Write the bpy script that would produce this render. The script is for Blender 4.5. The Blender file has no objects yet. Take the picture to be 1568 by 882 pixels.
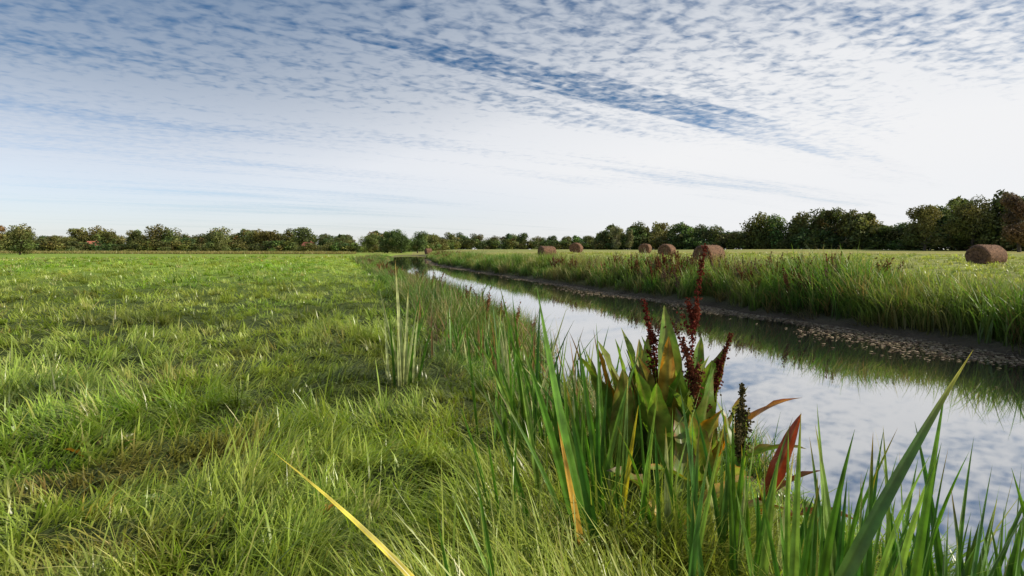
import bpy, math, random
import numpy as np
from mathutils import Vector
R = np.random.RandomState(7)
random.seed(7)
scene = bpy.context.scene
WATER = -0.6

# ---------------------------------------------------------------- utils
def link(o, parent=None):
    scene.collection.objects.link(o)
    if parent: o.parent = parent
    return o

def mesh_np(name, V, F, C=None, mats=(), smooth=False, MI=None):
    V = np.asarray(V, dtype=np.float32).reshape(-1, 3)
    F = np.asarray(F, dtype=np.int32)
    m = bpy.data.meshes.new(name)
    n = F.shape[1]
    m.vertices.add(len(V)); m.vertices.foreach_set('co', V.ravel())
    m.loops.add(F.size); m.loops.foreach_set('vertex_index', F.ravel())
    m.polygons.add(len(F))
    m.polygons.foreach_set('loop_start', np.arange(0, F.size, n, dtype=np.int32))
    m.polygons.foreach_set('loop_total', np.full(len(F), n, dtype=np.int32))
    if MI is not None: m.polygons.foreach_set('material_index', np.asarray(MI, dtype=np.int32))
    if smooth: m.polygons.foreach_set('use_smooth', np.ones(len(F), dtype=bool))
    m.update(calc_edges=True)
    if C is not None:
        a = m.color_attributes.new('Col', 'FLOAT_COLOR', 'POINT')
        C = np.asarray(C, dtype=np.float32).reshape(-1, 3)
        a.data.foreach_set('color', np.hstack([C, np.ones((len(C), 1), dtype=np.float32)]).ravel())
    for mt in mats: m.materials.append(mt)
    return m

def vnoise(x, y, seed=0):
    x = np.asarray(x, float); y = np.asarray(y, float)
    xi = np.floor(x); yi = np.floor(y); fx = x-xi; fy = y-yi
    fx = fx*fx*(3-2*fx); fy = fy*fy*(3-2*fy)
    def h(a, b):
        v = np.sin(a*127.1+b*311.7+seed*74.7)*43758.5453
        return v-np.floor(v)
    return (h(xi,yi)*(1-fx)+h(xi+1,yi)*fx)*(1-fy)+(h(xi,yi+1)*(1-fx)+h(xi+1,yi+1)*fx)*fy

def sst(a, b, v):
    t = np.clip((v-a)/(b-a), 0, 1); return t*t*(3-2*t)

def xoff(y):
    y = np.asarray(y, float)
    return np.where(y < 70, -0.3*y, -21-0.17*(y-70))

def wobf(y):
    y = np.asarray(y, float)
    return (vnoise(y*0.35, y*0+3, 5)-.5)*0.7

def ground_z(x, y):
    x = np.asarray(x, float); y = np.asarray(y, float)
    s = x-xoff(y)+wobf(y)
    fade = 1-sst(150, 190, y)
    sl = s+1.0*(1-sst(7, 16, y))
    l = sst(1.2, 7.0, sl); r = sst(9.6, 14.4, s)
    z = -1.2*l*fade + r*(1.2*fade+0.15)
    rise = np.clip((y-40)*0.008, 0, 1.1)*sst(14, 34, s)
    z = z+rise
    d = np.hypot(x, y)
    near = 1-sst(30, 120, d)
    z = z+((vnoise(x*1.6, y*1.6, 1)-.5)*0.12+(vnoise(x*.35, y*.35, 2)-.5)*0.12+(vnoise(x*3.4, y*3.4, 4)-.5)*0.10)*near
    z = z+(vnoise(x*.02, y*.02, 9)-.5)*0.3*sst(60, 200, d)
    return z

# ---------------------------------------------------------------- materials
def new_mat(name):
    m = bpy.data.materials.new(name); m.use_nodes = True
    m.node_tree.nodes.clear()
    return m, m.node_tree.nodes, m.node_tree.links

def foliage_mat(name, trans=0.35, rough=0.5, spec=0.35, patch=0.25, pcol=(0.22,0.19,0.04), pamt=0.35, fine=0.0):
    m, N, L = new_mat(name)
    out = N.new('ShaderNodeOutputMaterial')
    at = N.new('ShaderNodeAttribute'); at.attribute_name = 'Col'
    geo = N.new('ShaderNodeNewGeometry')
    nz = N.new('ShaderNodeTexNoise'); nz.inputs['Scale'].default_value = patch; nz.inputs['Detail'].default_value = 4
    L.new(geo.outputs['Position'], nz.inputs['Vector'])
    rp = N.new('ShaderNodeMapRange'); rp.inputs[1].default_value = .45; rp.inputs[2].default_value = .7
    rp.inputs[3].default_value = 0; rp.inputs[4].default_value = pamt
    L.new(nz.outputs['Fac'], rp.inputs[0])
    mx = N.new('ShaderNodeMix'); mx.data_type = 'RGBA'
    L.new(rp.outputs[0], mx.inputs[0]); L.new(at.outputs['Color'], mx.inputs[6]); mx.inputs[7].default_value = (*pcol, 1)
    col = mx.outputs[2]
    if fine > 0:
        hs = N.new('ShaderNodeHueSaturation'); L.new(col, hs.inputs['Color'])
        n2 = N.new('ShaderNodeTexNoise'); n2.inputs['Scale'].default_value = fine; n2.inputs['Detail'].default_value = 5
        L.new(geo.outputs['Position'], n2.inputs['Vector'])
        m2 = N.new('ShaderNodeMapRange'); m2.inputs[1].default_value = .3; m2.inputs[2].default_value = .7
        m2.inputs[3].default_value = .5; m2.inputs[4].default_value = 1.4
        L.new(n2.outputs['Fac'], m2.inputs[0]); L.new(m2.outputs[0], hs.inputs['Value'])
        col = hs.outputs[0]
    p = N.new('ShaderNodeBsdfPrincipled'); p.inputs['Roughness'].default_value = rough
    p.inputs['Specular IOR Level'].default_value = spec
    L.new(col, p.inputs['Base Color'])
    t = N.new('ShaderNodeBsdfTranslucent')
    hs2 = N.new('ShaderNodeHueSaturation'); hs2.inputs['Value'].default_value = 1.35; hs2.inputs['Saturation'].default_value = 1.1
    L.new(col, hs2.inputs['Color']); L.new(hs2.outputs[0], t.inputs['Color'])
    ms = N.new('ShaderNodeMixShader'); ms.inputs[0].default_value = trans
    L.new(p.outputs[0], ms.inputs[1]); L.new(t.outputs[0], ms.inputs[2]); L.new(ms.outputs[0], out.inputs[0])
    return m

def simple_mat(name, c1, c2, scale=5, rough=.8, bump=.3, coord='Object', detail=6):
    m, N, L = new_mat(name)
    out = N.new('ShaderNodeOutputMaterial'); p = N.new('ShaderNodeBsdfPrincipled')
    tc = N.new('ShaderNodeTexCoord'); nz = N.new('ShaderNodeTexNoise')
    nz.inputs['Scale'].default_value = scale; nz.inputs['Detail'].default_value = detail
    L.new(tc.outputs[coord], nz.inputs['Vector'])
    mr = N.new('ShaderNodeMapRange'); mr.inputs[1].default_value = .35; mr.inputs[2].default_value = .65
    L.new(nz.outputs['Fac'], mr.inputs[0])
    mx = N.new('ShaderNodeMix'); mx.data_type = 'RGBA'
    mx.inputs[6].default_value = (*c1, 1); mx.inputs[7].default_value = (*c2, 1)
    L.new(mr.outputs[0], mx.inputs[0]); L.new(mx.outputs[2], p.inputs['Base Color'])
    p.inputs['Roughness'].default_value = rough
    b = N.new('ShaderNodeBump'); b.inputs['Strength'].default_value = bump
    L.new(nz.outputs['Fac'], b.inputs['Height']); L.new(b.outputs[0], p.inputs['Normal'])
    L.new(p.outputs[0], out.inputs[0])
    return m

M_grass = foliage_mat('grass_blades', trans=.45, rough=.35, spec=.6, patch=.4, pcol=(0.46,0.43,0.09), pamt=.35)
M_reed = foliage_mat('reed_blades', trans=.4, rough=.45, spec=.4, patch=.35, pcol=(0.30,0.27,0.07), pamt=.45)
M_iris = foliage_mat('iris_leaves', trans=.4, rough=.33, spec=.5, patch=3, pamt=.2, fine=14)
M_dock = foliage_mat('dock_leaves', trans=.4, rough=.4, spec=.45, patch=7, pcol=(0.20,0.10,0.03), pamt=.5, fine=16)
M_leaf = foliage_mat('tree_leaves', trans=.25, rough=.6, spec=.25, patch=.05, pcol=(0.23,0.18,0.05), pamt=.5)
M_seed = foliage_mat('seed_heads', trans=.1, rough=.8, spec=.1, patch=1, pamt=.1)
M_bark = simple_mat('bark', (0.05,0.038,0.028), (0.11,0.09,0.07), 6, .9, .6)

# ground
m, N, L = new_mat('meadow_soil'); M_ground = m
out = N.new('ShaderNodeOutputMaterial'); p = N.new('ShaderNodeBsdfPrincipled'); p.inputs['Roughness'].default_value = .95
p.inputs['Specular IOR Level'].default_value = .1
at = N.new('ShaderNodeAttribute'); at.attribute_name = 'Col'
geo = N.new('ShaderNodeNewGeometry')
n1 = N.new('ShaderNodeTexNoise'); n1.inputs['Scale'].default_value = .6; n1.inputs['Detail'].default_value = 10; n1.inputs['Roughness'].default_value = .7
L.new(geo.outputs['Position'], n1.inputs['Vector'])
mr = N.new('ShaderNodeMapRange'); mr.inputs[1].default_value = .3; mr.inputs[2].default_value = .7; mr.inputs[3].default_value = .6; mr.inputs[4].default_value = 1.4
L.new(n1.outputs['Fac'], mr.inputs[0])
hs = N.new('ShaderNodeHueSaturation'); L.new(at.outputs['Color'], hs.inputs['Color']); L.new(mr.outputs[0], hs.inputs['Value'])
L.new(hs.outputs[0], p.inputs['Base Color'])
b = N.new('ShaderNodeBump'); b.inputs['Strength'].default_value = .8; b.inputs['Distance'].default_value = .1
n3 = N.new('ShaderNodeTexNoise'); n3.inputs['Scale'].default_value = 9; n3.inputs['Detail'].default_value = 8
L.new(geo.outputs['Position'], n3.inputs['Vector']); L.new(n3.outputs['Fac'], b.inputs['Height']); L.new(b.outputs[0], p.inputs['Normal'])
L.new(p.outputs[0], out.inputs[0])

# water
m, N, L = new_mat('ditch_water'); M_water = m
out = N.new('ShaderNodeOutputMaterial'); p = N.new('ShaderNodeBsdfPrincipled')
p.inputs['Base Color'].default_value = (0.03,0.031,0.03,1); p.inputs['Roughness'].default_value = .02
p.inputs['IOR'].default_value = 2.6; p.inputs['Specular IOR Level'].default_value = .5
geo = N.new('ShaderNodeNewGeometry')
n1 = N.new('ShaderNodeTexNoise'); n1.inputs['Scale'].default_value = 1.4; n1.inputs['Detail'].default_value = 3
L.new(geo.outputs['Position'], n1.inputs['Vector'])
b = N.new('ShaderNodeBump'); b.inputs['Strength'].default_value = .035; b.inputs['Distance'].default_value = .012
L.new(n1.outputs['Fac'], b.inputs['Height']); L.new(b.outputs[0], p.inputs['Normal'])
gl = N.new('ShaderNodeBsdfGlossy'); gl.inputs['Roughness'].default_value = .03; gl.inputs['Color'].default_value = (.96,.96,.96,1); L.new(b.outputs[0], gl.inputs['Normal'])
ms = N.new('ShaderNodeMixShader'); ms.inputs[0].default_value = .55
L.new(p.outputs[0], ms.inputs[1]); L.new(gl.outputs[0], ms.inputs[2]); L.new(ms.outputs[0], out.inputs[0])

# ---------------------------------------------------------------- terrain
us = np.linspace(-8, 7.9, 361); S = 4+1.5*np.sinh(us)
uy = np.linspace(-3.4, 7.4, 300); Y = 2+1.5*np.sinh(uy)
SS, YY = np.meshgrid(S, Y); XX = SS+xoff(YY)
ZZ = ground_z(XX, YY)
n_y, n_s = SS.shape
idx = np.arange(n_y*n_s).reshape(n_y, n_s)
F = np.stack([idx[:-1,:-1], idx[:-1,1:], idx[1:,1:], idx[1:,:-1]], -1).reshape(-1, 4)
D = np.hypot(XX, YY)
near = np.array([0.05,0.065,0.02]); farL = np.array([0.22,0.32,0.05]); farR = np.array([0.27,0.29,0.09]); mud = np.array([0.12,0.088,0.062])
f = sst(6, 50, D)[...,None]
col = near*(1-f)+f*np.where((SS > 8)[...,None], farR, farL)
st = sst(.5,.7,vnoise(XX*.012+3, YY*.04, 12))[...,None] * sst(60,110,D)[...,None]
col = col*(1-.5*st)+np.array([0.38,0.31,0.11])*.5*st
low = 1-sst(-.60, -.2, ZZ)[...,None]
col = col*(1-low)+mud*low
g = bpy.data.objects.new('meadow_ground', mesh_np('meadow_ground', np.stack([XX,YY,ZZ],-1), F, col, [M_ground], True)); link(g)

yy = np.concatenate([np.linspace(-20, 60, 60), np.linspace(65, 190, 40)])
V = []
for y in yy: V += [(1.6+float(xoff(y)), y, WATER), (14.2+float(xoff(y)), y, WATER)]
F = [(2*i, 2*i+1, 2*i+3, 2*i+2) for i in range(len(yy)-1)]
link(bpy.data.objects.new('ditch_water', mesh_np('ditch_water', V, F, None, [M_water])))

# ---------------------------------------------------------------- blades
def blades(base, az, Ln, W, lean, curve, segs=4, twist=None, base_w=.75):
    n = len(az); t = np.linspace(0, 1, segs+1)
    if twist is None: twist = np.zeros(n)
    th = lean[:,None]+curve[:,None]*t[None,:]**1.4
    thm = (th[:,1:]+th[:,:-1])/2
    r = np.concatenate([np.zeros((n,1)), np.cumsum(np.sin(thm)*Ln[:,None]/segs, 1)], 1)
    z = np.concatenate([np.zeros((n,1)), np.cumsum(np.cos(thm)*Ln[:,None]/segs, 1)], 1)
    P = np.stack([base[:,0,None]+r*np.cos(az)[:,None], base[:,1,None]+r*np.sin(az)[:,None], base[:,2,None]+z], -1)
    w = W[:,None]*(base_w+(1-base_w)*np.minimum(1,t*2.5))*np.maximum(.03,(1-t**2.6))
    a = az[:,None]+np.pi/2+twist[:,None]*(0.4+t[None,:])
    sd = np.stack([np.cos(a), np.sin(a), 0*a], -1)*w[...,None]*.5
    VV = np.stack([P-sd, P+sd], 2); c = 2; k = segs+1
    I = np.arange(n*k*c).reshape(n, k, c)
    F = np.stack([I[:,:-1,0], I[:,:-1,1], I[:,1:,1], I[:,1:,0]], -1).reshape(-1,4)
    return VV.reshape(-1,3), F, np.broadcast_to(t[None,:,None], (n,k,c)).reshape(-1), np.repeat(np.arange(n), k*c)

def pick(rs, pal, n, probs=None):
    pal = np.array(pal); i = rs.choice(len(pal), n, p=probs)
    return pal[i]*(1+(rs.rand(n,1)-.5)*.4)

def blade_field(name, x, y, az, Ln, W, lean, curve, col, mat, segs=3, basedark=.4, twist=.8, sink=.02):
    n=len(x); z=ground_z(x,y)-sink
    V,F,t,b=blades(np.stack([x,y,z],-1),az,Ln,W,lean,curve,segs,R.uniform(-twist,twist,n))
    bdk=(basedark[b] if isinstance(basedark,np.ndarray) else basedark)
    C=col[b]*(bdk+(1-bdk)*np.minimum(1,t*1.5))[:,None]  # root end coloured darker, painting in the shade between blades
    return link(bpy.data.objects.new(name,mesh_np(name,V,F,C,[mat])))

# --- meadow grass: blades grow in tussocks, thin out and coarsen with distance
nT = 28000
dT = np.exp(R.uniform(math.log(1.1), math.log(110), nT)); tT = R.uniform(-.95, .95, nT)
xT = dT*np.sin(tT); yT = dT*np.cos(tT); sT = xT-xoff(yT)
zT = ground_z(xT,yT)
k = ((sT < 3.6) | ((sT > 13.8) & (dT > 14))) & (zT > WATER+.02)
xT,yT,dT,sT = xT[k],yT[k],dT[k],sT[k]; nT=len(xT)
per = 20
ii = np.repeat(np.arange(nT), per); n = len(ii)
aT = vnoise(xT*1.1,yT*1.1,21)*8+R.randn(nT)*.7       # each tussock is combed its own way
big = sst(.55,.8,vnoise(xT*1.3,yT*1.0,35))            # taller rank clumps
hT = R.uniform(.5,1.25,nT)*(.5+.8*vnoise(xT*1.6,yT*1.6,33))*(1+.45*big)
lT = np.where(R.rand(nT)<.38, R.uniform(.3,.9,nT), R.uniform(-.25,.3,nT))
palG = [(0.18,0.36,0.03),(0.28,0.47,0.05),(0.41,0.55,0.09),(0.09,0.21,0.022),(0.62,0.54,0.26),(0.45,0.23,0.07)]
cT = pick(R,palG,nT,[.27,.33,.22,.14,.03,.01])*R.uniform(.65,1.25,(nT,1))*(1-.28*big[:,None])
radT = (.03+.05*R.rand(nT))*(1+dT/14)
a = R.rand(n)*6.28; rr = radT[ii]*np.sqrt(R.rand(n))
x = xT[ii]+rr*np.cos(a); y = yT[ii]+rr*np.sin(a); d = np.hypot(x,y); s = x-xoff(y)
az = aT[ii]+R.randn(n)*.75
nr_ = 1-sst(4,14,d)
Ln = hT[ii]*R.uniform(.08,.21,n)*(1+np.minimum(d,60)/70)*(1+.25*nr_)
Ln = np.where(R.rand(n)<.05, Ln*1.6, Ln)
W = R.uniform(.003,.008,n)*(1+d/5.5)
lean = np.clip(R.uniform(.05,1.15,n)+lT[ii]+.1*nr_,0.02,1.5); curve = R.uniform(.1,1.4,n)
col = cT[ii]*.7+pick(R,palG,n,[.25,.30,.23,.09,.10,.03])*.3
yb = sst(.5,.85,vnoise(x*.25,y*.18,91))[:,None]
col = col*(1-.35*yb)+np.array([.50,.48,.10])*.35*yb
stripe = sst(.45,.75,vnoise(s*.55+9,y*.04,95))[:,None]*(sst(3,9,d)*(s<1))[:,None]
col = col*(1-.4*stripe)+np.array([.55,.60,.15])*.4*stripe
stripe2 = sst(.5,.8,vnoise(s*.35+2,y*.03,96))[:,None]*(sst(5,15,d)*(s<1))[:,None]
col = col*(1-.25*stripe2)
dk = sst(.48,.8,vnoise(x*1.0,y*.8,92))[:,None]*(1-sst(12,40,d))[:,None]
col = col*(1-.5*dk)
dk2 = sst(.60,.85,vnoise(x*2.6,y*2.6,93))[:,None]*(1-sst(6,14,d))[:,None]
col = col*(1-.45*dk2)
brn = sst(.70,.9,vnoise(x*1.7,y*1.7,97))[:,None]*(1-sst(6,14,d))[:,None]*(s<-.5)[:,None]
col = col*(1-.5*brn)+np.array([.36,.24,.08])*.5*brn
rf = (s>8)[:,None]
col = np.where(rf, col*.5+np.array([.36,.34,.11])*.5, col)
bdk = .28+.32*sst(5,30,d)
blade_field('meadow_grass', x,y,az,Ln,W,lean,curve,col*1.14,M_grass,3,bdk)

# --- right bank reeds and tall grass
palR = [(0.10,0.22,0.028),(0.16,0.30,0.045),(0.25,0.38,0.07),(0.46,0.38,0.15),(0.28,0.16,0.065)]
nc=5800
yc = np.exp(R.uniform(math.log(5), math.log(150), nc)); sc = 12.0-wobf(yc)+R.beta(1.2,1.7,nc)*4.2
xc = sc+xoff(yc); zc = ground_z(xc,yc); k=zc>-.46; xc,yc,sc=xc[k],yc[k],sc[k]; nc=len(xc)
hc = R.uniform(.5,1.05,nc)*(.5+.95*vnoise(xc*.45,yc*.45,41))*(1-.5*sst(14.8,16.6,sc))*(1-.15*sst(30,80,yc))*(1.0+.12*(1-sst(8,25,yc)))
kind = R.rand(nc)+.35*(vnoise(xc*.3,yc*.3,45)-.5)
pc = pick(R,palR,nc,[.36,.26,.16,.14,.08])
tz_=sst(.5,.75,vnoise(xc*.22,yc*.22,46))[:,None]; pc=pc*(1-.45*tz_)+np.array([.44,.34,.12])*.45*tz_*R.uniform(.6,1.1,(nc,1))
m_=24; ii=np.repeat(np.arange(nc),m_); n=len(ii)
rad=.13*(1+yc[ii]/50); a=R.rand(n)*6.28; rr=rad*np.sqrt(R.rand(n))
x=xc[ii]+rr*np.cos(a); y=yc[ii]+rr*np.sin(a)
Ln=hc[ii]*R.uniform(.55,1.15,n); W=R.uniform(.008,.020,n)*(1+y/45)*(1+.5*(kind[ii]<.3))
lean=R.uniform(0,.35,n); curve=R.uniform(.15,1.5,n)*(1+.3*(kind[ii]>.6))
col=pc[ii]*.75+pick(R,palR,n,[.34,.28,.18,.13,.07])*.25
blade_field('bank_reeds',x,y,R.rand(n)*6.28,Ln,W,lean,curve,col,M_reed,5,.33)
n=9000
y=np.exp(R.uniform(math.log(6),math.log(110),n)); s=R.uniform(12.0,12.9,n)-wobf(y); x=s+xoff(y)
kk=vnoise(y*.9,s*.9,47)>.38; x=x[kk]; y=y[kk]; n=len(x)
blade_field('bank_sedge',x,y,np.pi+R.randn(n)*.8,R.uniform(.2,.55,n),R.uniform(.006,.014,n)*(1+y/45),R.uniform(.2,.9,n),R.uniform(.6,1.9,n),pick(R,[(.13,.17,.04),(.28,.22,.1),(.18,.24,.05),(.18,.11,.05)],n),M_reed,4,.3)

# --- left bank long grass
nc=2800
yc=np.exp(R.uniform(math.log(4.2),math.log(120),nc)); sc=1.5+R.rand(nc)**.8*2.8
xc=sc+xoff(yc); zc=ground_z(xc,yc)
k=(zc>WATER-.05)&(vnoise(xc*.6,yc*.35,51)>.28+.3*(1-sst(5,10,yc))); xc,yc,sc=xc[k],yc[k],sc[k]; nc=len(xc)
hc=R.uniform(.32,.72,nc)*(.6+.75*vnoise(xc*.5,yc*.5,43))
hc=np.where(yc<8,hc*.72,hc)
ii=np.repeat(np.arange(nc),30); n=len(ii); rad=.14*(1+yc[ii]/50); a=R.rand(n)*6.28; rr=rad*np.sqrt(R.rand(n))
x=xc[ii]+rr*np.cos(a); y=yc[ii]+rr*np.sin(a)
pc=pick(R,[(.09,.19,.03),(.17,.30,.045),(.42,.36,.15),(.27,.17,.12)],nc,[.44,.30,.17,.09])
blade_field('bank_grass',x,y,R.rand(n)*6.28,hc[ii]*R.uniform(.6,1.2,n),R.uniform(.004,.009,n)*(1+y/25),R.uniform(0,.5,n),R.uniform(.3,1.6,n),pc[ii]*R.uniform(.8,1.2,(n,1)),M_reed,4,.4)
n=16000
x=R.uniform(-170,-50,n); y=165+R.rand(n)*14+np.abs(x+90)*.12
blade_field('straw_strip',x,y,R.rand(n)*6.28,R.uniform(.5,1.2,n),R.uniform(.1,.2,n),R.uniform(0,.5,n),R.uniform(.2,1,n),pick(R,[(.42,.33,.13),(.35,.3,.1),(.24,.26,.08)],n),M_reed,2,.5)

# --- seed spikes
def seed_stalk(rs, h, lean_az, lean, rad, col, dens=260, start=.35, g0=.005, g1=.011):
    Vs=[];Fs=[];Cs=[];o=0
    base=np.zeros((1,3))
    for j in range(2):
        V,F,t,b = blades(base,np.array([lean_az]),np.array([h]),np.array([.009]),np.array([lean]),np.array([.15]),8,np.array([j*1.57]),1)
        Vs.append(V);Fs.append(F+o);o+=len(V);Cs.append(np.tile(np.array(col)*.9,(len(V),1)))
    V0 = V.reshape(-1,2,3).mean(1)
    br = [(rs.uniform(start,.8), rs.rand()*6.28, rs.uniform(.12,.28)*h) for i in range(8)]
    for i in range(dens):
        if rs.rand()<.55:
            tt,ba,bl = br[rs.randint(8)]; u = rs.rand(); bl*=(1.15-tt); off=np.array([math.cos(ba)*bl*u*.45, math.sin(ba)*bl*u*.45, bl*u])
        else: tt = rs.uniform(start,1); off=np.zeros(3)
        p = np.array([np.interp(tt*8,range(9),V0[:,q]) for q in range(3)])+off
        p = p+rs.randn(3)*rad*(1.1-.7*tt)*.4*(.5+.5*math.sin(p[2]*90)**2)
        sz = rs.uniform(g0,g1)
        A,_ = np.linalg.qr(rs.randn(3,3))
        for q in range(2):
            Vs.append(np.array([p-A[0]*sz, p-A[1+q]*sz*.8, p+A[0]*sz, p+A[1+q]*sz*.8]));Fs.append(np.array([[0,1,2,3]])+o);o+=4;Cs.append(np.tile(np.array(col)*rs.uniform(.5,1.5),(4,1)))
    return np.concatenate(Vs),np.concatenate(Fs),np.concatenate(Cs)
def merge(parts):
    V=[];F=[];C=[];o=0
    for v,f,c in parts:
        V.append(v);F.append(f+o);C.append(c);o+=len(v)
    return np.concatenate(V),np.concatenate(F),np.concatenate(C)
ts=[]
for i in range(6):
    rs=np.random.RandomState(300+i); parts=[]
    for j in range(3):
        v,f,c = seed_stalk(rs, rs.uniform(.8,1.15), rs.rand()*6.28, rs.uniform(0,.3), .05, [(0.20,0.07,0.035),(0.24,0.11,0.05),(0.28,0.18,0.12)][i%3], 110, .3, .012, .024)
        parts.append((v+np.array([rs.randn()*.08,rs.randn()*.08,0]),f,c))
    ts.append(merge(parts))
n1_=380
y=np.exp(R.uniform(math.log(15),math.log(110),n1_)); s=R.uniform(12.6,15.2,n1_)
y2=np.exp(R.uniform(math.log(11),math.log(60),80)); s2=R.uniform(2.0,3.9,80)
y=np.concatenate([y,y2]); s=np.concatenate([s,s2]); x=s+xoff(y)
k=(vnoise(x*.15,y*.15,61)>.48)|(s<5); x,y,s=x[k],y[k],s[k]; z=ground_z(x,y)
parts=[]
for i in range(len(x)):
    v,f,c=ts[R.randint(6)]; a=R.rand()*6.28; q=(R.uniform(.45,.75) if s[i]<5 else R.uniform(.75,1.1)); w=1+y[i]/70
    X=v[:,0]*math.cos(a)-v[:,1]*math.sin(a); Yv=v[:,0]*math.sin(a)+v[:,1]*math.cos(a)
    parts.append((np.stack([X*q*w+x[i],Yv*q*w+y[i],v[:,2]*q+z[i]],-1),f,c*R.uniform(.7,1.2)))
V,F,C=merge(parts)
link(bpy.data.objects.new('seeding_dock_stand',mesh_np('seeding_dock_stand',V,F,C,[M_seed])))

# --- floating leaves along the far waterline
nA=24000; m2=40
y = np.exp(R.uniform(math.log(6), math.log(110), nA)); s = 12.0-wobf(y)-np.abs(R.randn(nA))*.7*(.25+vnoise(y*.7,y*0,98)**1.5)
y = np.concatenate([y, R.uniform(7,30,m2)]); s=np.concatenate([s, R.uniform(5,11.5,m2)])
n=len(y); x=s+xoff(y)
q=np.arange(7)/7*2*np.pi
r=R.uniform(.008,.038,n)*(1+y/50); e=R.uniform(.35,1,n); a0=R.rand(n)*6.28; tz=np.abs(R.randn(n))*.25
pxx=r[:,None]*np.cos(q)*R.uniform(.7,1.2,(n,7)); pyy=(r*e)[:,None]*np.sin(q)
X=pxx*np.cos(a0)[:,None]-pyy*np.sin(a0)[:,None]; Yq=pxx*np.sin(a0)[:,None]+pyy*np.cos(a0)[:,None]
V=np.stack([x[:,None]+X,y[:,None]+Yq,WATER+.005+(R.rand(n)*.008)[:,None]+np.abs(tz[:,None]*X)],-1)
cc=pick(R,[(0.27,0.20,0.13),(0.15,0.10,0.07),(0.30,0.25,0.15),(0.42,0.33,0.24)],n)
link(bpy.data.objects.new('floating_leaves', mesh_np('floating_leaves', V.reshape(-1,3), np.arange(n*7).reshape(n,7), np.repeat(cc,7,0), [M_seed])))

# ---------------------------------------------------------------- iris plants (sword leaves)
def iris_from_list(name, items, seed=0):
    rs=np.random.RandomState(seed); parts=[]
    pal={'g':(0.11,0.24,0.03),'d':(0.06,0.16,0.025),'l':(0.24,0.38,0.07),'p':(0.46,0.50,0.21),'y':(0.62,0.52,0.07),'o':(0.54,0.31,0.05),'b':(0.3,0.18,0.07)}
    segs=12
    for bx,by,tx,ty,tz,w,ck,bow in items:
        bz=float(ground_z(bx,by))-.05
        A=np.array([bx,by,bz]);B=np.array([tx,ty,tz]);t=np.linspace(0,1,segs+1)[:,None]
        hor=B-A; mid=A+np.array([hor[0]*.5*(1-bow),hor[1]*.5*(1-bow),hor[2]*(.5+.12*bow)])
        P=(1-t)**2*A+2*t*(1-t)*mid+t**2*B
        tan=np.gradient(P,axis=0); tan/=np.linalg.norm(tan,axis=1,keepdims=True)
        yaw=rs.uniform(-.7,.7); side=np.array([math.cos(yaw),math.sin(yaw),0])
        sd=side-tan*(tan@side)[:,None]; sd/=np.linalg.norm(sd,axis=1,keepdims=True)
        nr=np.cross(tan,sd)
        tt=t[:,0]; ww=w*(.7+.3*np.minimum(1,tt*3))*np.maximum(.02,1-tt**3.2)*(1-.25*tt)
        tw=rs.uniform(-.5,.5)*tt
        sd2=sd*np.cos(tw)[:,None]+nr*np.sin(tw)[:,None]
        V=np.stack([P-sd2*ww[:,None]*.5, P-sd2*ww[:,None]*.17+nr*ww[:,None]*.05, P+nr*ww[:,None]*.13, P+sd2*ww[:,None]*.17+nr*ww[:,None]*.05, P+sd2*ww[:,None]*.5],1)
        I=np.arange((segs+1)*5).reshape(segs+1,5)
        F=np.stack([I[:-1,:-1],I[:-1,1:],I[1:,1:],I[1:,:-1]],-1).reshape(-1,4)
        c=np.array(pal[ck])*rs.uniform(.8,1.25)
        tipc=np.array(pal[['y','b','o'][rs.randint(3)] if rs.rand()<.35 else ck])
        f=np.clip((tt-.75)/.25,0,1)[:,None]**2
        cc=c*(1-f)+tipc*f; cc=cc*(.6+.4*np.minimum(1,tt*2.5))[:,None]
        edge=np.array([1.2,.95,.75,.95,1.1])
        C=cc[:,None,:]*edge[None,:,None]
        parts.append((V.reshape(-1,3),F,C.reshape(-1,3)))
    V,F,C=merge(parts)
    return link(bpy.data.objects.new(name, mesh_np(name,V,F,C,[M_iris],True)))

def clump(rs, cx, cy, n, spread, h0, h1, w0, w1, keys, leanx=0., leans=.25):
    it=[]
    for i in range(n):
        bx=cx+rs.randn()*spread; by=cy+rs.randn()*spread*.7; h=rs.uniform(h0,h1); bz=float(ground_z(bx,by))
        lx=leanx*h+rs.randn()*leans*h; ly=rs.randn()*leans*h*.6
        it.append((bx,by,bx+lx,by+ly,bz+h,rs.uniform(w0,w1),keys[rs.randint(len(keys))],rs.uniform(.1,.7)))
    return it
rs=np.random.RandomState(5)
it=[(.70,1.55,1.378,1.7,1.0,.055,'d',.15),(1.24,1.85,1.45,1.9,.85,.034,'g',.1),(1.17,1.9,1.206,1.9,.69,.038,'d',.1),(1.0,1.8,1.09,1.85,.56,.03,'d',.1),
    (1.35,1.75,1.52,1.8,.62,.03,'d',.3),(1.45,1.7,1.55,1.72,.5,.028,'g',.2),(1.30,1.8,1.18,1.85,.72,.02,'g',.4)]
it+=clump(rs,1.15,2.0,56,.26,.45,.87,.018,.040,'ggdddlg',.05,.14)
iris_from_list('iris_plant',it,1)
it=clump(rs,1.65,2.1,56,.24,.45,.92,.016,.038,'ggddlg',.05,.17); iris_from_list('iris_plant',it,2)
it=clump(rs,.86,2.3,30,.18,.4,.75,.018,.036,'ggddlp',-.02,.13); iris_from_list('iris_plant',it,3)
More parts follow.
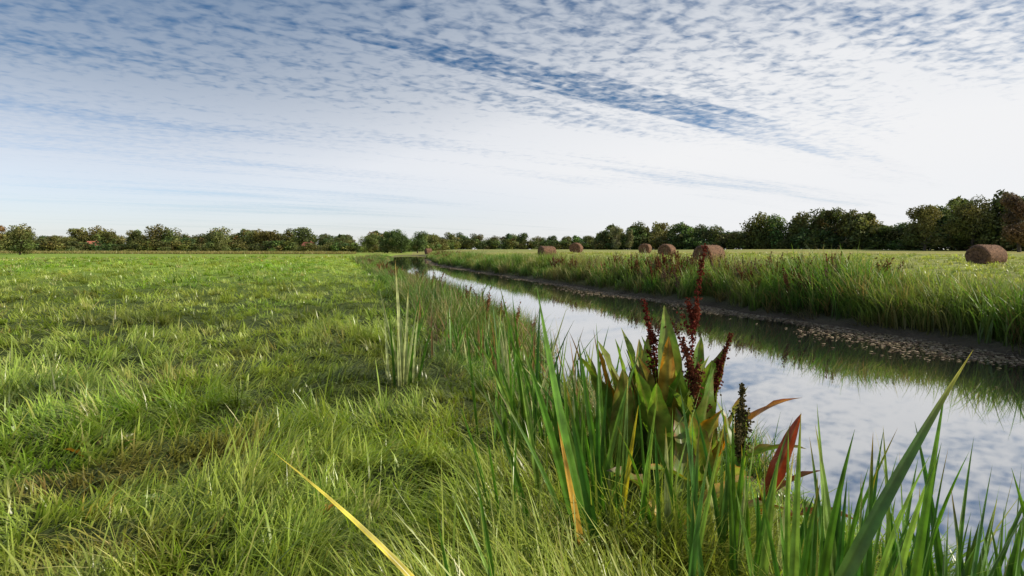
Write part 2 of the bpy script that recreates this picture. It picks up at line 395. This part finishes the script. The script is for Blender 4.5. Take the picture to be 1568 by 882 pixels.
it=[(.33,2.3,.10,2.3,1.15,.058,'g',-.1),(.30,2.35,.02,2.4,.97,.04,'g',.2),(.37,2.35,.14,2.4,.86,.034,'l',.1),(.30,2.2,.18,2.25,.62,.036,'o',.0),
    (.36,2.25,.22,2.3,.75,.045,'d',0),(.28,2.4,-.08,2.45,.72,.026,'g',.3),(.42,2.5,.30,2.6,.9,.04,'g',.1),(.50,2.6,.53,2.6,.72,.055,'d',.0),(.48,2.6,.58,2.6,.6,.03,'y',.1),
    (.45,2.7,.40,2.7,.95,.036,'g',.2),(.38,2.6,.62,2.7,.85,.03,'g',.5)]
it+=clump(rs,.42,2.6,18,.15,.35,.8,.014,.032,'ggdldp',-.08,.14); iris_from_list('iris_plant',it,4)
it=[(.10,3.9,-.36,3.8,.86,.030,'l',.5),(.08,4.0,-.22,4.0,.78,.026,'g',.4),(.10,4.0,.0,4.0,1.0,.036,'g',.2),(.12,4.0,-.1,4.1,1.08,.03,'g',.4),(.15,3.9,.2,4.0,1.0,.03,'d',.1),
    (.02,3.9,-.3,3.8,.44,.022,'p',.6),(.12,3.8,-.18,3.7,.62,.030,'l',.2)]
it+=clump(rs,.12,4.0,32,.22,.4,1.05,.012,.030,'ggldpg',-.14,.2); iris_from_list('iris_plant',it,5)
it=clump(rs,.5,3.5,26,.2,.4,.85,.014,.034,'ggldpd',-.12,.19); iris_from_list('iris_plant',it,6)
it=[(-1.09,5.6,-1.31,5.6,.93,.045,'p',.1),(-1.07,5.6,-1.15,5.6,1.2,.05,'p',.05),(-1.05,5.6,-.93,5.6,.74,.04,'p',.2),(-1.08,5.6,-1.36,5.6,.7,.035,'p',.3),(-1.06,5.6,-1.02,5.6,.95,.04,'p',.0),(-1.06,5.6,-.8,5.7,.85,.03,'g',.3)]
it+=clump(rs,-1.05,5.65,16,.06,.4,.85,.02,.034,'pplg',0,.15); iris_from_list('iris_plant',it,7)
iris_from_list('iris_plant',[(.06,1.45,-.635,1.5,.77,.026,'y',.35),(-.12,1.6,-.22,1.62,.57,.028,'d',.1),(-.02,1.75,-.12,1.8,.62,.02,'g',.2),(.02,1.8,-.2,1.9,.48,.016,'l',.3)],8)
iris_from_list('iris_plant',[(-.86,2.6,-1.0,2.65,.56,.016,'l',.2),(-.84,2.6,-.93,2.65,.42,.014,'l',.2),(-.05,2.5,-.25,2.6,.62,.024,'g',.3),(-.02,2.4,-.12,2.4,.6,.02,'g',.1),(.0,2.5,.02,2.5,.55,.02,'g',.1)],9)
for j,(yc_,s_,hh) in enumerate([(6.5,2.4,.9),(8.0,2.1,.85),(9.5,2.8,.9),(7.2,1.8,.75),(12,2.6,.95),(5.2,2.2,.88),(10.5,1.9,.75),(14,2.4,.9)]):
    it=clump(rs,s_-.3*yc_,yc_,30,.3,.45,hh,.016,.032,'ggdpbl',-.05,.22); iris_from_list('iris_plant',it,20+j)

# ---------------------------------------------------------------- water dock
def dock_leaf(rs, base, az, Ln, W, lean, curve, col, col2, roll=0.):
    segs=18; t=np.linspace(0,1,segs+1)
    th=lean+curve*t**1.5; thm=(th[1:]+th[:-1])/2
    r=np.concatenate([[0],np.cumsum(np.sin(thm)*Ln/segs)]); z=np.concatenate([[0],np.cumsum(np.cos(thm)*Ln/segs)])
    ca,sa=math.cos(az),math.sin(az)
    P=np.stack([base[0]+r*ca,base[1]+r*sa,base[2]+z],-1)
    sdv=np.array([-sa,ca,0]); P=P+sdv[None,:]*(np.sin(t*rs.uniform(3,6)+rs.rand()*3)*.012)[:,None]
    nr=np.stack([-np.cos(th)*ca,-np.cos(th)*sa,np.sin(th)],-1)
    rl=roll+rs.uniform(-.5,.5)*t
    sd=sdv[None,:]*np.cos(rl)[:,None]+nr*np.sin(rl)[:,None]
    nr2=nr*np.cos(rl)[:,None]-sdv[None,:]*np.sin(rl)[:,None]
    tl=np.clip((t-.15)/.85,0,1)
    prof=np.where(t<.15,.06,np.maximum(.03,np.sin(np.pi*tl**.85)**.75))
    us=np.linspace(-1,1,9); ph=rs.rand()*6; ph2=rs.rand()*6
    V=[];C=[]; thr=rs.uniform(.45,.9)
    for i in range(segs+1):
        for u in us:
            wv=(math.sin(t[i]*24+ph+(3 if u>0 else 0))*.12+math.sin(t[i]*47+ph2)*.05)*abs(u)**2*prof[i]
            V.append(P[i]+sd[i]*u*W*.5*prof[i]+nr2[i]*W*(.26*abs(u)*prof[i]+wv))
            f=min(1,max(0,(abs(u)*.6+t[i]*.6-thr)*1.6+rs.randn()*.25))
            c=np.array(col)*(1-f)+np.array(col2)*f
            if u==0: c=np.array(col)*.6+np.array([.28,.2,.08])*.4
            C.append(c)
    I=np.arange((segs+1)*9).reshape(segs+1,9)
    F=np.stack([I[:-1,:-1],I[:-1,1:],I[1:,1:],I[1:,:-1]],-1).reshape(-1,4)
    return np.array(V),F,np.array(C)
G1=(0.14,0.27,0.035);G2=(0.24,0.33,0.055);OR=(0.50,0.22,0.04);RD=(0.30,0.065,0.035);BR=(0.20,0.095,0.045);YL=(0.48,0.36,0.08)
def leaf_set(name, specs, seed, stalks=()):
    rs=np.random.RandomState(seed); parts=[]
    for bx,by,az,L_,W,le,cu,c1,c2 in specs:
        parts.append(dock_leaf(rs,(bx,by,float(ground_z(bx,by))-.03),math.radians(az),L_,W,le,cu,c1,c2,rs.uniform(-.6,.6)))
    o=bpy.data.objects.new(name,None); link(o)
    V,F,C=merge(parts); link(bpy.data.objects.new('leaves',mesh_np('dock_leaves',V,F,C,[M_dock],True)),o)
    for j,(bx,by,h,az,le,col) in enumerate(stalks):
        V,F,C=seed_stalk(rs,h,math.radians(az),le,.055,col,1100,.5,.005,.011)
        V=V+np.array([bx,by,float(ground_z(bx,by))-.03])
        link(bpy.data.objects.new('seed_stalk_%d'%(j+1),mesh_np('dock_stalk',V,F,C,[M_seed])),o)
    return o
X0,Y0=.96,3.45
sp=[(X0-.12,Y0,150,1.05,.16,.10,.2,G1,G2),(X0-.2,Y0-.05,175,1.0,.15,.15,.25,G2,BR),(X0-.25,Y0+.05,200,.95,.15,.2,.4,G1,OR),
 (X0,Y0,90,1.18,.17,.02,.15,G2,G1),(X0-.05,Y0-.1,265,1.05,.13,.05,.2,YL,OR),(X0+.05,Y0-.05,300,.95,.17,.08,.35,G1,G2),
 (X0+.12,Y0,20,1.0,.14,.15,.4,G1,BR),(X0+.15,Y0-.02,0,.95,.10,.35,1.1,OR,RD),(X0+.1,Y0+.1,45,1.0,.15,.12,.3,G1,G2),
 (X0+.2,Y0-.1,340,.7,.12,.4,1.3,G1,BR),(X0-.1,Y0-.15,230,.9,.16,.15,.35,G1,G2),(X0+.05,Y0-.2,285,.78,.15,.25,.5,G2,OR),
 (X0-.3,Y0,185,.95,.11,.08,.2,OR,G1),(X0-.35,Y0+.05,170,.92,.13,.1,.2,G1,BR),(X0-.02,Y0,120,1.0,.15,.1,.3,G1,G2),
 (X0+.1,Y0-.25,275,.9,.16,.1,.3,G1,G1),(X0-.15,Y0-.25,260,.85,.15,.1,.4,G2,G1),(X0-.3,Y0-.15,250,.85,.14,.1,.3,G2,BR)]
rs=np.random.RandomState(77)
for i in range(22):
    sp.append((X0-.08+rs.randn()*.2,Y0+rs.randn()*.12,rs.uniform(0,360),rs.uniform(.65,1.05),rs.uniform(.10,.16),rs.uniform(.03,.25),rs.uniform(.1,.5),[G1,G1,G2,G1,G2][rs.randint(5)],[G2,BR,BR,G1,OR][rs.randint(5)]))
leaf_set('water_dock_plant',sp,3,
 [(X0+.10,Y0+.1,1.58,20,.05,(0.17,0.035,0.024)),(X0+.02,Y0+.05,1.22,150,.08,(0.17,0.035,0.024)),(X0+.10,Y0,1.05,10,.22,(0.15,0.03,0.02))])
X1,Y1=1.26,3.05
leaf_set('water_dock_plant',[
 (X1+.02,Y1,10,.70,.085,.42,.1,RD,BR),(X1-.05,Y1,90,.7,.12,.2,.6,G1,RD),(X1-.12,Y1-.05,200,.7,.12,.5,1.0,G1,OR),(X1-.02,Y1,350,.55,.10,.5,.8,BR,RD),
 (X1+.02,Y1-.05,330,.55,.10,.7,1.2,BR,RD),(X1-.15,Y1,150,.8,.13,.2,.4,G1,G2),(X1-.05,Y1,60,.65,.09,.35,.2,G1,G2),(X1-.1,Y1,260,.6,.12,.3,.9,G2,RD),(X1-.2,Y1,230,.75,.13,.2,.5,G1,BR)],4,
 [(X1-.04,Y1,.78,60,.05,(0.12,0.10,0.045)),(X1-.15,Y1+.1,1.0,150,.1,(0.16,0.045,0.028))])
leaf_set('water_dock_plant',[(.72,2.5,20,.55,.08,.5,1.2,YL,OR),(.70,2.5,120,.5,.08,.5,1.5,YL,BR),(.8,2.7,340,.6,.10,.6,1.3,G1,BR),(.85,2.8,80,.7,.12,.3,.7,G1,RD),(.8,2.75,200,.6,.12,.4,.9,G1,BR)],5)
for j,(wx,wy) in enumerate([(-1.75,3.05),(-2.6,3.6),(-1.0,2.6),(-3.2,5.0)]):
    leaf_set('broadleaf_weed',[(wx+.06*math.cos(a),wy+.06*math.sin(a),a*50+j*13,.17,.055,.75,.5,[G2,G1,OR][(a+j)%3 if a%4==0 else 0],[G1,BR][a%2]) for a in range(11)],6+j)

# ---------------------------------------------------------------- hay bales
m,N,L=new_mat('hay'); M_hay=m
out=N.new('ShaderNodeOutputMaterial');p=N.new('ShaderNodeBsdfPrincipled');p.inputs['Roughness'].default_value=.95
tc=N.new('ShaderNodeTexCoord');mp=N.new('ShaderNodeMapping');mp.inputs['Scale'].default_value=(8,2.5,2.5)
nz=N.new('ShaderNodeTexNoise');nz.inputs['Scale'].default_value=2.2;nz.inputs['Detail'].default_value=8;nz.inputs['Roughness'].default_value=.7
L.new(tc.outputs['Object'],mp.inputs[0]);L.new(mp.outputs[0],nz.inputs['Vector'])
cr=N.new('ShaderNodeValToRGB');cr.color_ramp.elements[0].position=.38;cr.color_ramp.elements[0].color=(0.045,0.025,0.016,1);cr.color_ramp.elements[1].position=.66;cr.color_ramp.elements[1].color=(0.30,0.16,0.09,1)
L.new(nz.outputs['Fac'],cr.inputs[0]);L.new(cr.outputs[0],p.inputs['Base Color'])
b=N.new('ShaderNodeBump');b.inputs['Strength'].default_value=1;b.inputs['Distance'].default_value=.06;L.new(nz.outputs['Fac'],b.inputs['Height']);L.new(b.outputs[0],p.inputs['Normal'])
L.new(p.outputs[0],out.inputs[0])
def bale(x,y,rot,r=.82,ln=1.9,seed=0):
    rs=np.random.RandomState(seed); A=64
    prof=[(-.5,0)]+[(-.5-.02*math.sin(q*9),q) for q in (.15,.3,.45,.6,.75)]+[(-.5,.86),(-.475,.94),(-.43,1.0)]
    k=[(u,1.0+(.014 if i%2 else -.012)) for i,u in enumerate(np.linspace(-.38,.38,14))]
    prof=prof+k+[(-u,q) for u,q in reversed(prof)]
    V=[];F=[]; dent=[1+.03*rs.randn() for _ in range(9)]
    for i,(u,q) in enumerate(prof):
        for a in range(A):
            t=a/A*2*math.pi; rr=r*q*(1+.015*rs.randn()*(q>.5))*np.interp(a%64,np.linspace(0,64,9),dent[:8]+dent[:1])
            yy_=rr*math.cos(t); zz=rr*math.sin(t)
            if zz<-.82*r: zz=-.82*r+(zz+.82*r)*.2
            V.append((u*ln+rs.randn()*.012,yy_*1.05,zz*.94+.80*r))
    for i in range(len(prof)-1):
        for a in range(A): F.append((i*A+a,i*A+(a+1)%A,(i+1)*A+(a+1)%A,(i+1)*A+a))
    n=420; t=rs.rand(n)*6.28; base=np.stack([rs.uniform(-.5,.5,n)*ln,r*np.cos(t),r*.95*np.sin(t)+.80*r],-1)
    v2,f2,_,_=blades(base,rs.rand(n)*6.28,rs.uniform(.06,.25,n),np.full(n,.025),rs.uniform(.3,1.8,n),rs.uniform(-.5,1,n),2)
    V=np.array(V); F=np.array(F); F=np.concatenate([F,f2+len(V)]); V=np.concatenate([V,v2])
    o=bpy.data.objects.new('hay_bale',mesh_np('hay_bale',V,F,None,[M_hay],True)); o.location=(x,y,float(ground_z(x,y))-.06); o.rotation_euler=(0,0,math.radians(rot)); link(o)
for i,b_ in enumerate([(17.3,50,35,.90,2.2),(21.5,79,50,.95,1.7),(23.4,100,60,1.0,1.6),(12.2,108,65,1.1,1.6),(4.3,70,25,.84,1.8),(37.5,45,20,.88,2.3),(-25.3,172,30,1.0,1.8)]):
    bale(*b_,seed=i)

# ---------------------------------------------------------------- trees
def tree_arr(seed, H, W, nleaf, ls, cols, lobes=14, bottom=.12):
    rs=np.random.RandomState(seed); Vs=[];Fs=[];Cs=[];MI=[];o=0
    def tube(a,b_,r0,r1,bend=0.):
        nonlocal o
        a=np.array(a,float);b_=np.array(b_,float);ns=5;A=6
        up=(b_-a)/np.linalg.norm(b_-a); u=np.cross(up,[.3,.9,.1]);u/=np.linalg.norm(u);v=np.cross(up,u)
        bd=rs.randn(3)*bend; ring=[]
        for i in range(ns):
            t=i/(ns-1);c=a+(b_-a)*t+bd*math.sin(t*math.pi);r=r0+(r1-r0)*t
            for q in range(A):
                th=q/A*2*math.pi;ring.append(c+(u*math.cos(th)+v*math.sin(th))*r)
        Vs.append(np.array(ring));F=[]
        for i in range(ns-1):
            for q in range(A):F.append((i*A+q,i*A+(q+1)%A,(i+1)*A+(q+1)%A,(i+1)*A+q))
        Fs.append(np.array(F)+o);o+=len(ring);MI.extend([0]*len(F));Cs.append(np.full((len(ring),3),.06))
    tr=H*.028+.04
    tube((0,0,-.2),(rs.randn()*.2,rs.randn()*.2,H*.55),tr,tr*.5,.15)
    cs=[]
    for i in range(lobes):
        t=rs.uniform(bottom+.10,.88); a=rs.rand()*6.28
        env=math.sin(math.pi*min(1,(t-bottom)/(1-bottom)*.8+.15))**.6
        rr=W*.5*env*rs.uniform(.25,.85); lr=W*rs.uniform(.12,.25)
        cs.append((np.array([rr*math.cos(a),rr*math.sin(a),H*t]),lr*np.array([1,1,rs.uniform(.65,.95)]),rs.uniform(.55,1.5),rs.randint(len(cols))))
    cs.append((np.array([0,0,H*.5]),np.array([W*.33,W*.33,H*.36]),.75,0))
    cs.append((np.array([rs.randn()*.12*W,0,H*.86]),np.array([W*.16,W*.16,H*.13]),1.1,0))
    for c,_,_,_ in cs[:8]: tube((0,0,H*rs.uniform(.15,.4)),c,tr*.45,tr*.12,.2)
    n=nleaf; w_=np.array([q[1][0]**2 for q in cs]); ci=rs.choice(len(cs),n,p=w_/w_.sum())
    dr=rs.randn(n,3);dr/=np.linalg.norm(dr,axis=1,keepdims=True)
    rad=rs.uniform(.55,1.08,n)+np.abs(rs.randn(n))*.08
    cen=np.array([q[0] for q in cs])[ci]+dr*np.array([q[1] for q in cs])[ci]*rad[:,None]
    cen[:,2]=np.maximum(cen[:,2],H*bottom*.6+rs.rand(n)*.4)
    nn=dr+rs.randn(n,3)*.6;nn/=np.linalg.norm(nn,axis=1,keepdims=True)
    u=np.cross(nn,rs.randn(n,3));u/=np.linalg.norm(u,axis=1,keepdims=True);v=np.cross(nn,u)
    sz=(ls*rs.uniform(.6,1.3,n))[:,None]
    Q=np.stack([cen-u*sz,cen-v*sz*.6,cen+u*sz,cen+v*sz*.6],1).reshape(-1,3)
    Vs.append(Q);Fs.append(np.arange(n*4).reshape(n,4)+o)
    base=np.array(cols)[np.array([q[3] for q in cs])[ci]]*np.array([q[2] for q in cs])[ci][:,None]*rs.uniform(.6,1.4,(n,1))
    base=base*(.4+.6*np.clip((rad-.55)/.4,0,1))[:,None]  # crown's inner shade put into the leaf colour, darker with depth
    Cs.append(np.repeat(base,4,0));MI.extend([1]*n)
    return np.concatenate(Vs),np.concatenate(Fs),np.concatenate(Cs),np.array(MI)
cg=[(0.10,0.15,0.04),(0.13,0.18,0.045),(0.17,0.18,0.055),(0.085,0.135,0.04)]
co=[(0.24,0.15,0.05),(0.19,0.17,0.05),(0.28,0.13,0.05)]
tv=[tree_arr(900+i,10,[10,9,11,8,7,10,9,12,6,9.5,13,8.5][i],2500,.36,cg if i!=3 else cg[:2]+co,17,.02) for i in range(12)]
bv=[tree_arr(950+i,3,4,700,.2,cg,9,0.) for i in range(4)]
def treeline(name,pts,spacing,hts,depth,seed,tv=tv,div=10.,flat=1.,dark=1.):
    rs=np.random.RandomState(seed); Vs=[];Fs=[];Cs=[];Ms=[];o=0
    for (x0,y0,h0),(x1,y1,h1) in zip(pts[:-1],pts[1:]):
        Ls=math.hypot(x1-x0,y1-y0); k=max(1,int(Ls/spacing))
        for i in range(k):
            t=(i+rs.rand())/k; h=(h0+(h1-h0)*t)*rs.uniform(*hts)/div
            x=x0+(x1-x0)*t+rs.randn()*depth*.2; y=y0+(y1-y0)*t+rs.rand()*depth
            h=h*(.82+.36*float(vnoise(x*.05,y*.05,55)))
            v,f,c,mi=tv[rs.randint(len(tv))]; a=rs.rand()*6.28; w=h**.7*rs.uniform(.85,1.25)*flat
            z=float(ground_z(x,y))-.2
            Vs.append(np.stack([(v[:,0]*math.cos(a)-v[:,1]*math.sin(a))*w+x,(v[:,0]*math.sin(a)+v[:,1]*math.cos(a))*w+y,v[:,2]*h+z],-1))
            Fs.append(f+o);o+=len(v);Ms.append(mi)
            Cs.append(c*np.array([rs.uniform(.8,1.3),1,rs.uniform(.8,1.2)])*rs.uniform(.6,1.4)*dark)
    link(bpy.data.objects.new(name,mesh_np(name,np.concatenate(Vs),np.concatenate(Fs),np.concatenate(Cs),[M_bark,M_leaf],False,np.concatenate(Ms))))
treeline('distant_treeline',[(-420,200,11),(-330,245,10.5),(-254,252,10.5),(-150,262,9.6),(-64,262,10.2)],3.9,(.65,1.28),20,11)
treeline('distant_treeline',[(-360,275,9),(-64,290,9.5)],3.2,(.75,1.0),12,31)
treeline('distant_treeline',[(-64,300,10),(-40,400,11),(0,430,12),(60,420,12),(85,330,12)],3.6,(.6,1.15),25,12)
treeline('distant_treeline',[(44,285,10.5),(70,250,10.5),(107,205,11.5),(120,165,12.3),(128,140,13.2),(160,110,13.5),(220,90,13)],2.8,(.6,1.22),14,13,dark=.95)
treeline('hedge_bushes',[(-240,200,1),(-160,188,1),(-110,190,.8),(-70,210,.9)],7,(.4,1.0),15,14,bv,1.,1.3)
treeline('hedge_bushes',[(-254,242,1.4),(-64,246,1.4),(-40,390,1.8),(60,400,1.8)],2.8,(.7,1.4),5,15,bv,1.,1.5)
treeline('hedge_bushes',[(44,278,1.3),(107,198,1.3),(126,135,1.3),(160,105,1.3)],2.0,(.6,1.7),6,16,bv,1.,1.5,.85)
def single(name,x,y,H,W,seed,cols=cg,nl=5000,ls=.22,bottom=.03,lobes=16):
    v,f,c,mi=tree_arr(seed,H,W,nl,ls,cols,lobes,bottom)
    o=bpy.data.objects.new(name,mesh_np(name,v,f,c,[M_bark,M_leaf],False,mi));o.location=(x,y,float(ground_z(x,y))-.1);link(o)
single('round_willow_tree',-93.6,180,6.8,7.6,71,[(0.12,0.17,0.05),(0.14,0.17,0.05)],6000,.22,.02,20)
single('broadleaf_tree',-121,140,7.4,8,72)
single('broadleaf_tree',-127,139,9.4,5,73,co)
single('alder_tree',-47,215,8.2,8,74); single('alder_tree',-41.5,213,9.2,9,75); single('alder_tree',-36,217,8.4,8,76); single('alder_tree',-55,225,7.6,7,80)
single('copper_beech_tree',107,120,13.0,8.5,77,[(0.12,0.08,0.045),(0.15,0.09,0.05)],7000,.25)
single('poplar_tree',44,240,10.5,6,78,[(0.22,0.24,0.12),(0.16,0.19,0.08)]); single('poplar_tree',49.5,238,9,3.5,79,[(0.2,0.22,0.11),(0.16,0.19,0.08)])
single('oak_tree',118,146,13.4,12,81,cg,7000,.28); single('oak_tree',108,149,12.4,10,82,cg,6000,.28)

# ---------------------------------------------------------------- houses
M_brick=simple_mat('brick_wall',(0.24,0.10,0.06),(0.33,0.15,0.09),8,.9,.2)
M_roof=simple_mat('roof_tiles',(0.24,0.075,0.05),(0.34,0.11,0.07),10,.8,.3)
M_glass=simple_mat('window_glass',(0.03,0.035,0.04),(0.05,0.055,0.06),2,.1,0)
M_white=simple_mat('white_paint',(0.6,0.6,0.58),(0.7,0.7,0.68),3,.6,0)
def part(name,V,F,mat,par):
    m=bpy.data.meshes.new(name);m.from_pydata(V,[],F);m.materials.append(mat);m.update();return link(bpy.data.objects.new(name,m),par)
def box(name,x0,x1,y0,y1,z0,z1,mat,par):
    V=[(x,y,z) for z in(z0,z1) for y in(y0,y1) for x in(x0,x1)]
    return part(name,V,[(0,2,3,1),(4,5,7,6),(0,1,5,4),(2,6,7,3),(0,4,6,2),(1,3,7,5)],mat,par)
def house(x,y,rot,L_,Wd,wh,rh):
    e=bpy.data.objects.new('brick_house',None);link(e);e.location=(x,y,float(ground_z(x,y)));e.rotation_euler=(0,0,math.radians(rot))
    a,b_=L_/2,Wd/2
    V=[(-a,-b_,0),(a,-b_,0),(a,b_,0),(-a,b_,0),(-a,-b_,wh),(a,-b_,wh),(a,b_,wh),(-a,b_,wh),(-a,0,wh+rh-.1),(a,0,wh+rh-.1)]
    part('walls',V,[(0,1,5,4),(1,2,6,9,5),(2,3,7,6),(3,0,4,8,7)],M_brick,e)
    A,B=a+.4,b_+.45;ez=wh-.2
    V=[(-A,-B,ez),(A,-B,ez),(A,0,wh+rh),(-A,0,wh+rh),(A,B,ez),(-A,B,ez)]
    V+=[(v[0],v[1],v[2]+.15) for v in V]
    part('roof',V,[(0,3,2,1),(3,5,4,2),(6,7,8,9),(9,8,10,11),(0,1,7,6),(4,5,11,10),(1,2,8,7),(2,4,10,8),(0,6,9,3),(3,9,11,5)],M_roof,e)
    box('chimney',a*.4,a*.4+.5,-.25,.25,wh+rh-.6,wh+rh+.7,M_brick,e)
    for i in range(3):
        cx=-a*.65+i*a*.65
        if i==1: box('door',cx-.4,cx+.4,-b_-.04,-b_+.05,0,2.0,M_white,e)
        else:
            box('window_frame_%d'%i,cx-.45,cx+.45,-b_-.04,-b_+.05,.9,2.0,M_white,e); box('window_%d'%i,cx-.37,cx+.37,-b_-.06,-b_-.043,1.,1.9,M_glass,e)
house(-184,250,62,4.4,4.2,2.5,2.2); house(-90.5,253,-15,4.2,4.0,2.4,1.9)

# ---------------------------------------------------------------- world
SUN_EL=math.radians(32); SUN_AZ=math.radians(100)   # azimuth measured clockwise from +Y
w=bpy.data.worlds.new('World');scene.world=w;w.use_nodes=True
N=w.node_tree.nodes;L=w.node_tree.links;N.clear()
out=N.new('ShaderNodeOutputWorld');bg=N.new('ShaderNodeBackground');bg.inputs['Strength'].default_value=.1
sky=N.new('ShaderNodeTexSky');sky.sky_type='NISHITA';sky.sun_disc=False;sky.sun_elevation=SUN_EL;sky.sun_rotation=SUN_AZ;sky.air_density=1.2;sky.dust_density=.4;sky.ozone_density=3
tc=N.new('ShaderNodeTexCoord');sp=N.new('ShaderNodeSeparateXYZ');L.new(tc.outputs['Generated'],sp.inputs[0])
def M(op,a,b=None,c=None,clamp=False):
    n=N.new('ShaderNodeMath');n.operation=op;n.use_clamp=clamp
    for i,v in enumerate((a,b,c)):
        if v is None: continue
        if isinstance(v,(int,float)): n.inputs[i].default_value=v
        else: L.new(v,n.inputs[i])
    return n.outputs[0]
def MR(v,a,b,c,d,smooth=True):
    n=N.new('ShaderNodeMapRange');n.interpolation_type='SMOOTHSTEP' if smooth else 'LINEAR'
    L.new(v,n.inputs[0])
    for i,q in enumerate((a,b,c,d)): n.inputs[i+1].default_value=q
    return n.outputs[0]
zc=M('MAXIMUM',sp.outputs['Z'],0.0); zz=M('ADD',zc,.035)
px=M('DIVIDE',sp.outputs['X'],zz);py=M('DIVIDE',sp.outputs['Y'],zz)
cb=N.new('ShaderNodeCombineXYZ');L.new(px,cb.inputs[0]);L.new(py,cb.inputs[1])
def NZ(scale,rot,sx,sy,detail,rough,dist=0,loc=(0,0,0)):
    mp=N.new('ShaderNodeMapping');mp.inputs['Rotation'].default_value=(0,0,math.radians(rot))
    L.new(cb.outputs[0],mp.inputs[0])
    m2=N.new('ShaderNodeMapping');m2.inputs['Scale'].default_value=(sx,sy,1);m2.inputs['Location'].default_value=loc
    L.new(mp.outputs[0],m2.inputs[0])
    n=N.new('ShaderNodeTexNoise');n.inputs['Scale'].default_value=scale;n.inputs['Detail'].default_value=detail;n.inputs['Roughness'].default_value=rough;n.inputs['Distortion'].default_value=dist
    L.new(m2.outputs[0],n.inputs['Vector']);return n.outputs['Fac']
bands=NZ(.55,-34,.3,1.3,5,.55,.3,(2.3,1.1,0))
cells=NZ(13,-5,.95,1.0,2.5,.5,.45)
fine=NZ(28,-25,.7,1.2,3,.6,.3)
wisp=NZ(2.0,-34,.16,1.3,7,.62,.25)
lowf=MR(zc,.08,.27,1,0)
right=MR(sp.outputs['X'],-.65,.5,0,1)
a_=math.radians(34)
v_=M('ADD',M('MULTIPLY',px,-math.sin(a_)),M('MULTIPLY',py,math.cos(a_)))
u_=M('ADD',M('MULTIPLY',px,math.cos(a_)),M('MULTIPLY',py,math.sin(a_)))
v_=M('ADD',v_,M('MULTIPLY',M('SUBTRACT',wisp,.5),1.6))
gap=M('MULTIPLY',MR(M('ABSOLUTE',M('SUBTRACT',v_,2.42)),.0,.22,1,0),MR(M('ABSOLUTE',M('SUBTRACT',u_,2.1)),.9,2.2,1,0))
camp=MR(zc,.10,.33,.28,.85)
dens=M('ADD',M('MULTIPLY',bands,1.05),M('ADD',M('MULTIPLY',M('SUBTRACT',cells,.5),camp),.41))
dens=M('ADD',dens,M('ADD',M('MULTIPLY',M('MULTIPLY',M('SUBTRACT',fine,.5),camp),.36),.15)); dens=M('ADD',dens,M('MULTIPLY',wisp,.55))
dens=M('ADD',dens,M('MULTIPLY',lowf,.19)); dens=M('ADD',dens,M('MULTIPLY',right,.09))
dens=M('SUBTRACT',dens,M('MULTIPLY',gap,.26))
cov=MR(dens,1.03,1.56,0,1)
op=M('MULTIPLY',cov,MR(right,0,1,.68,.95,False))
op=M('ADD',op,M('MULTIPLY',lowf,.12),clamp=True)
lb=M('MULTIPLY',MR(zc,.05,.15,.30,0),MR(sp.outputs['X'],-.3,.5,1,.15))
op=M('MULTIPLY',op,M('SUBTRACT',1.0,lb))
tint=N.new('ShaderNodeMix');tint.data_type='RGBA';tint.blend_type='MULTIPLY';tint.inputs[0].default_value=1;L.new(sky.outputs[0],tint.inputs[6])
tg=N.new('ShaderNodeMix');tg.data_type='RGBA';tg.inputs[6].default_value=(.18,.47,.70,1);tg.inputs[7].default_value=(1.05,1.16,1.5,1)
L.new(lowf,tg.inputs[0]);L.new(tg.outputs[2],tint.inputs[7])
cc=N.new('ShaderNodeMix');cc.data_type='RGBA'
cc.inputs[6].default_value=(2.1,3.0,4.3,1);cc.inputs[7].default_value=(8.9,8.95,9.1,1)
br=M('ADD',M('MULTIPLY',MR(zc,.06,.45,1,0),.9),M('MULTIPLY',right,.66),clamp=True)
L.new(M('MULTIPLY',br,MR(dens,1.1,1.6,.68,1)),cc.inputs[0])
mx=N.new('ShaderNodeMix');mx.data_type='RGBA';L.new(op,mx.inputs[0]);L.new(tint.outputs[2],mx.inputs[6]);L.new(cc.outputs[2],mx.inputs[7])
L.new(mx.outputs[2],bg.inputs['Color']);L.new(bg.outputs[0],out.inputs[0])

sl=bpy.data.lights.new('sun','SUN');sl.energy=5.0;sl.angle=math.radians(.6);sl.color=(1,.91,.74)
so=bpy.data.objects.new('sun',sl);link(so)
dv=Vector((math.sin(SUN_AZ)*math.cos(SUN_EL),math.cos(SUN_AZ)*math.cos(SUN_EL),math.sin(SUN_EL)))
so.rotation_euler=dv.to_track_quat('Z','Y').to_euler()

# ---------------------------------------------------------------- camera
cam=bpy.data.cameras.new('camera');cam.lens=20;cam.sensor_width=36;cam.clip_start=.05;cam.clip_end=5000;cam.shift_y=-.0376
cobj=bpy.data.objects.new('camera',cam);link(cobj);cobj.location=(0,0,1.3);cobj.rotation_euler=(math.radians(90),0,0)
scene.camera=cobj
scene.view_settings.view_transform='Standard';scene.view_settings.look='None';scene.view_settings.exposure=0
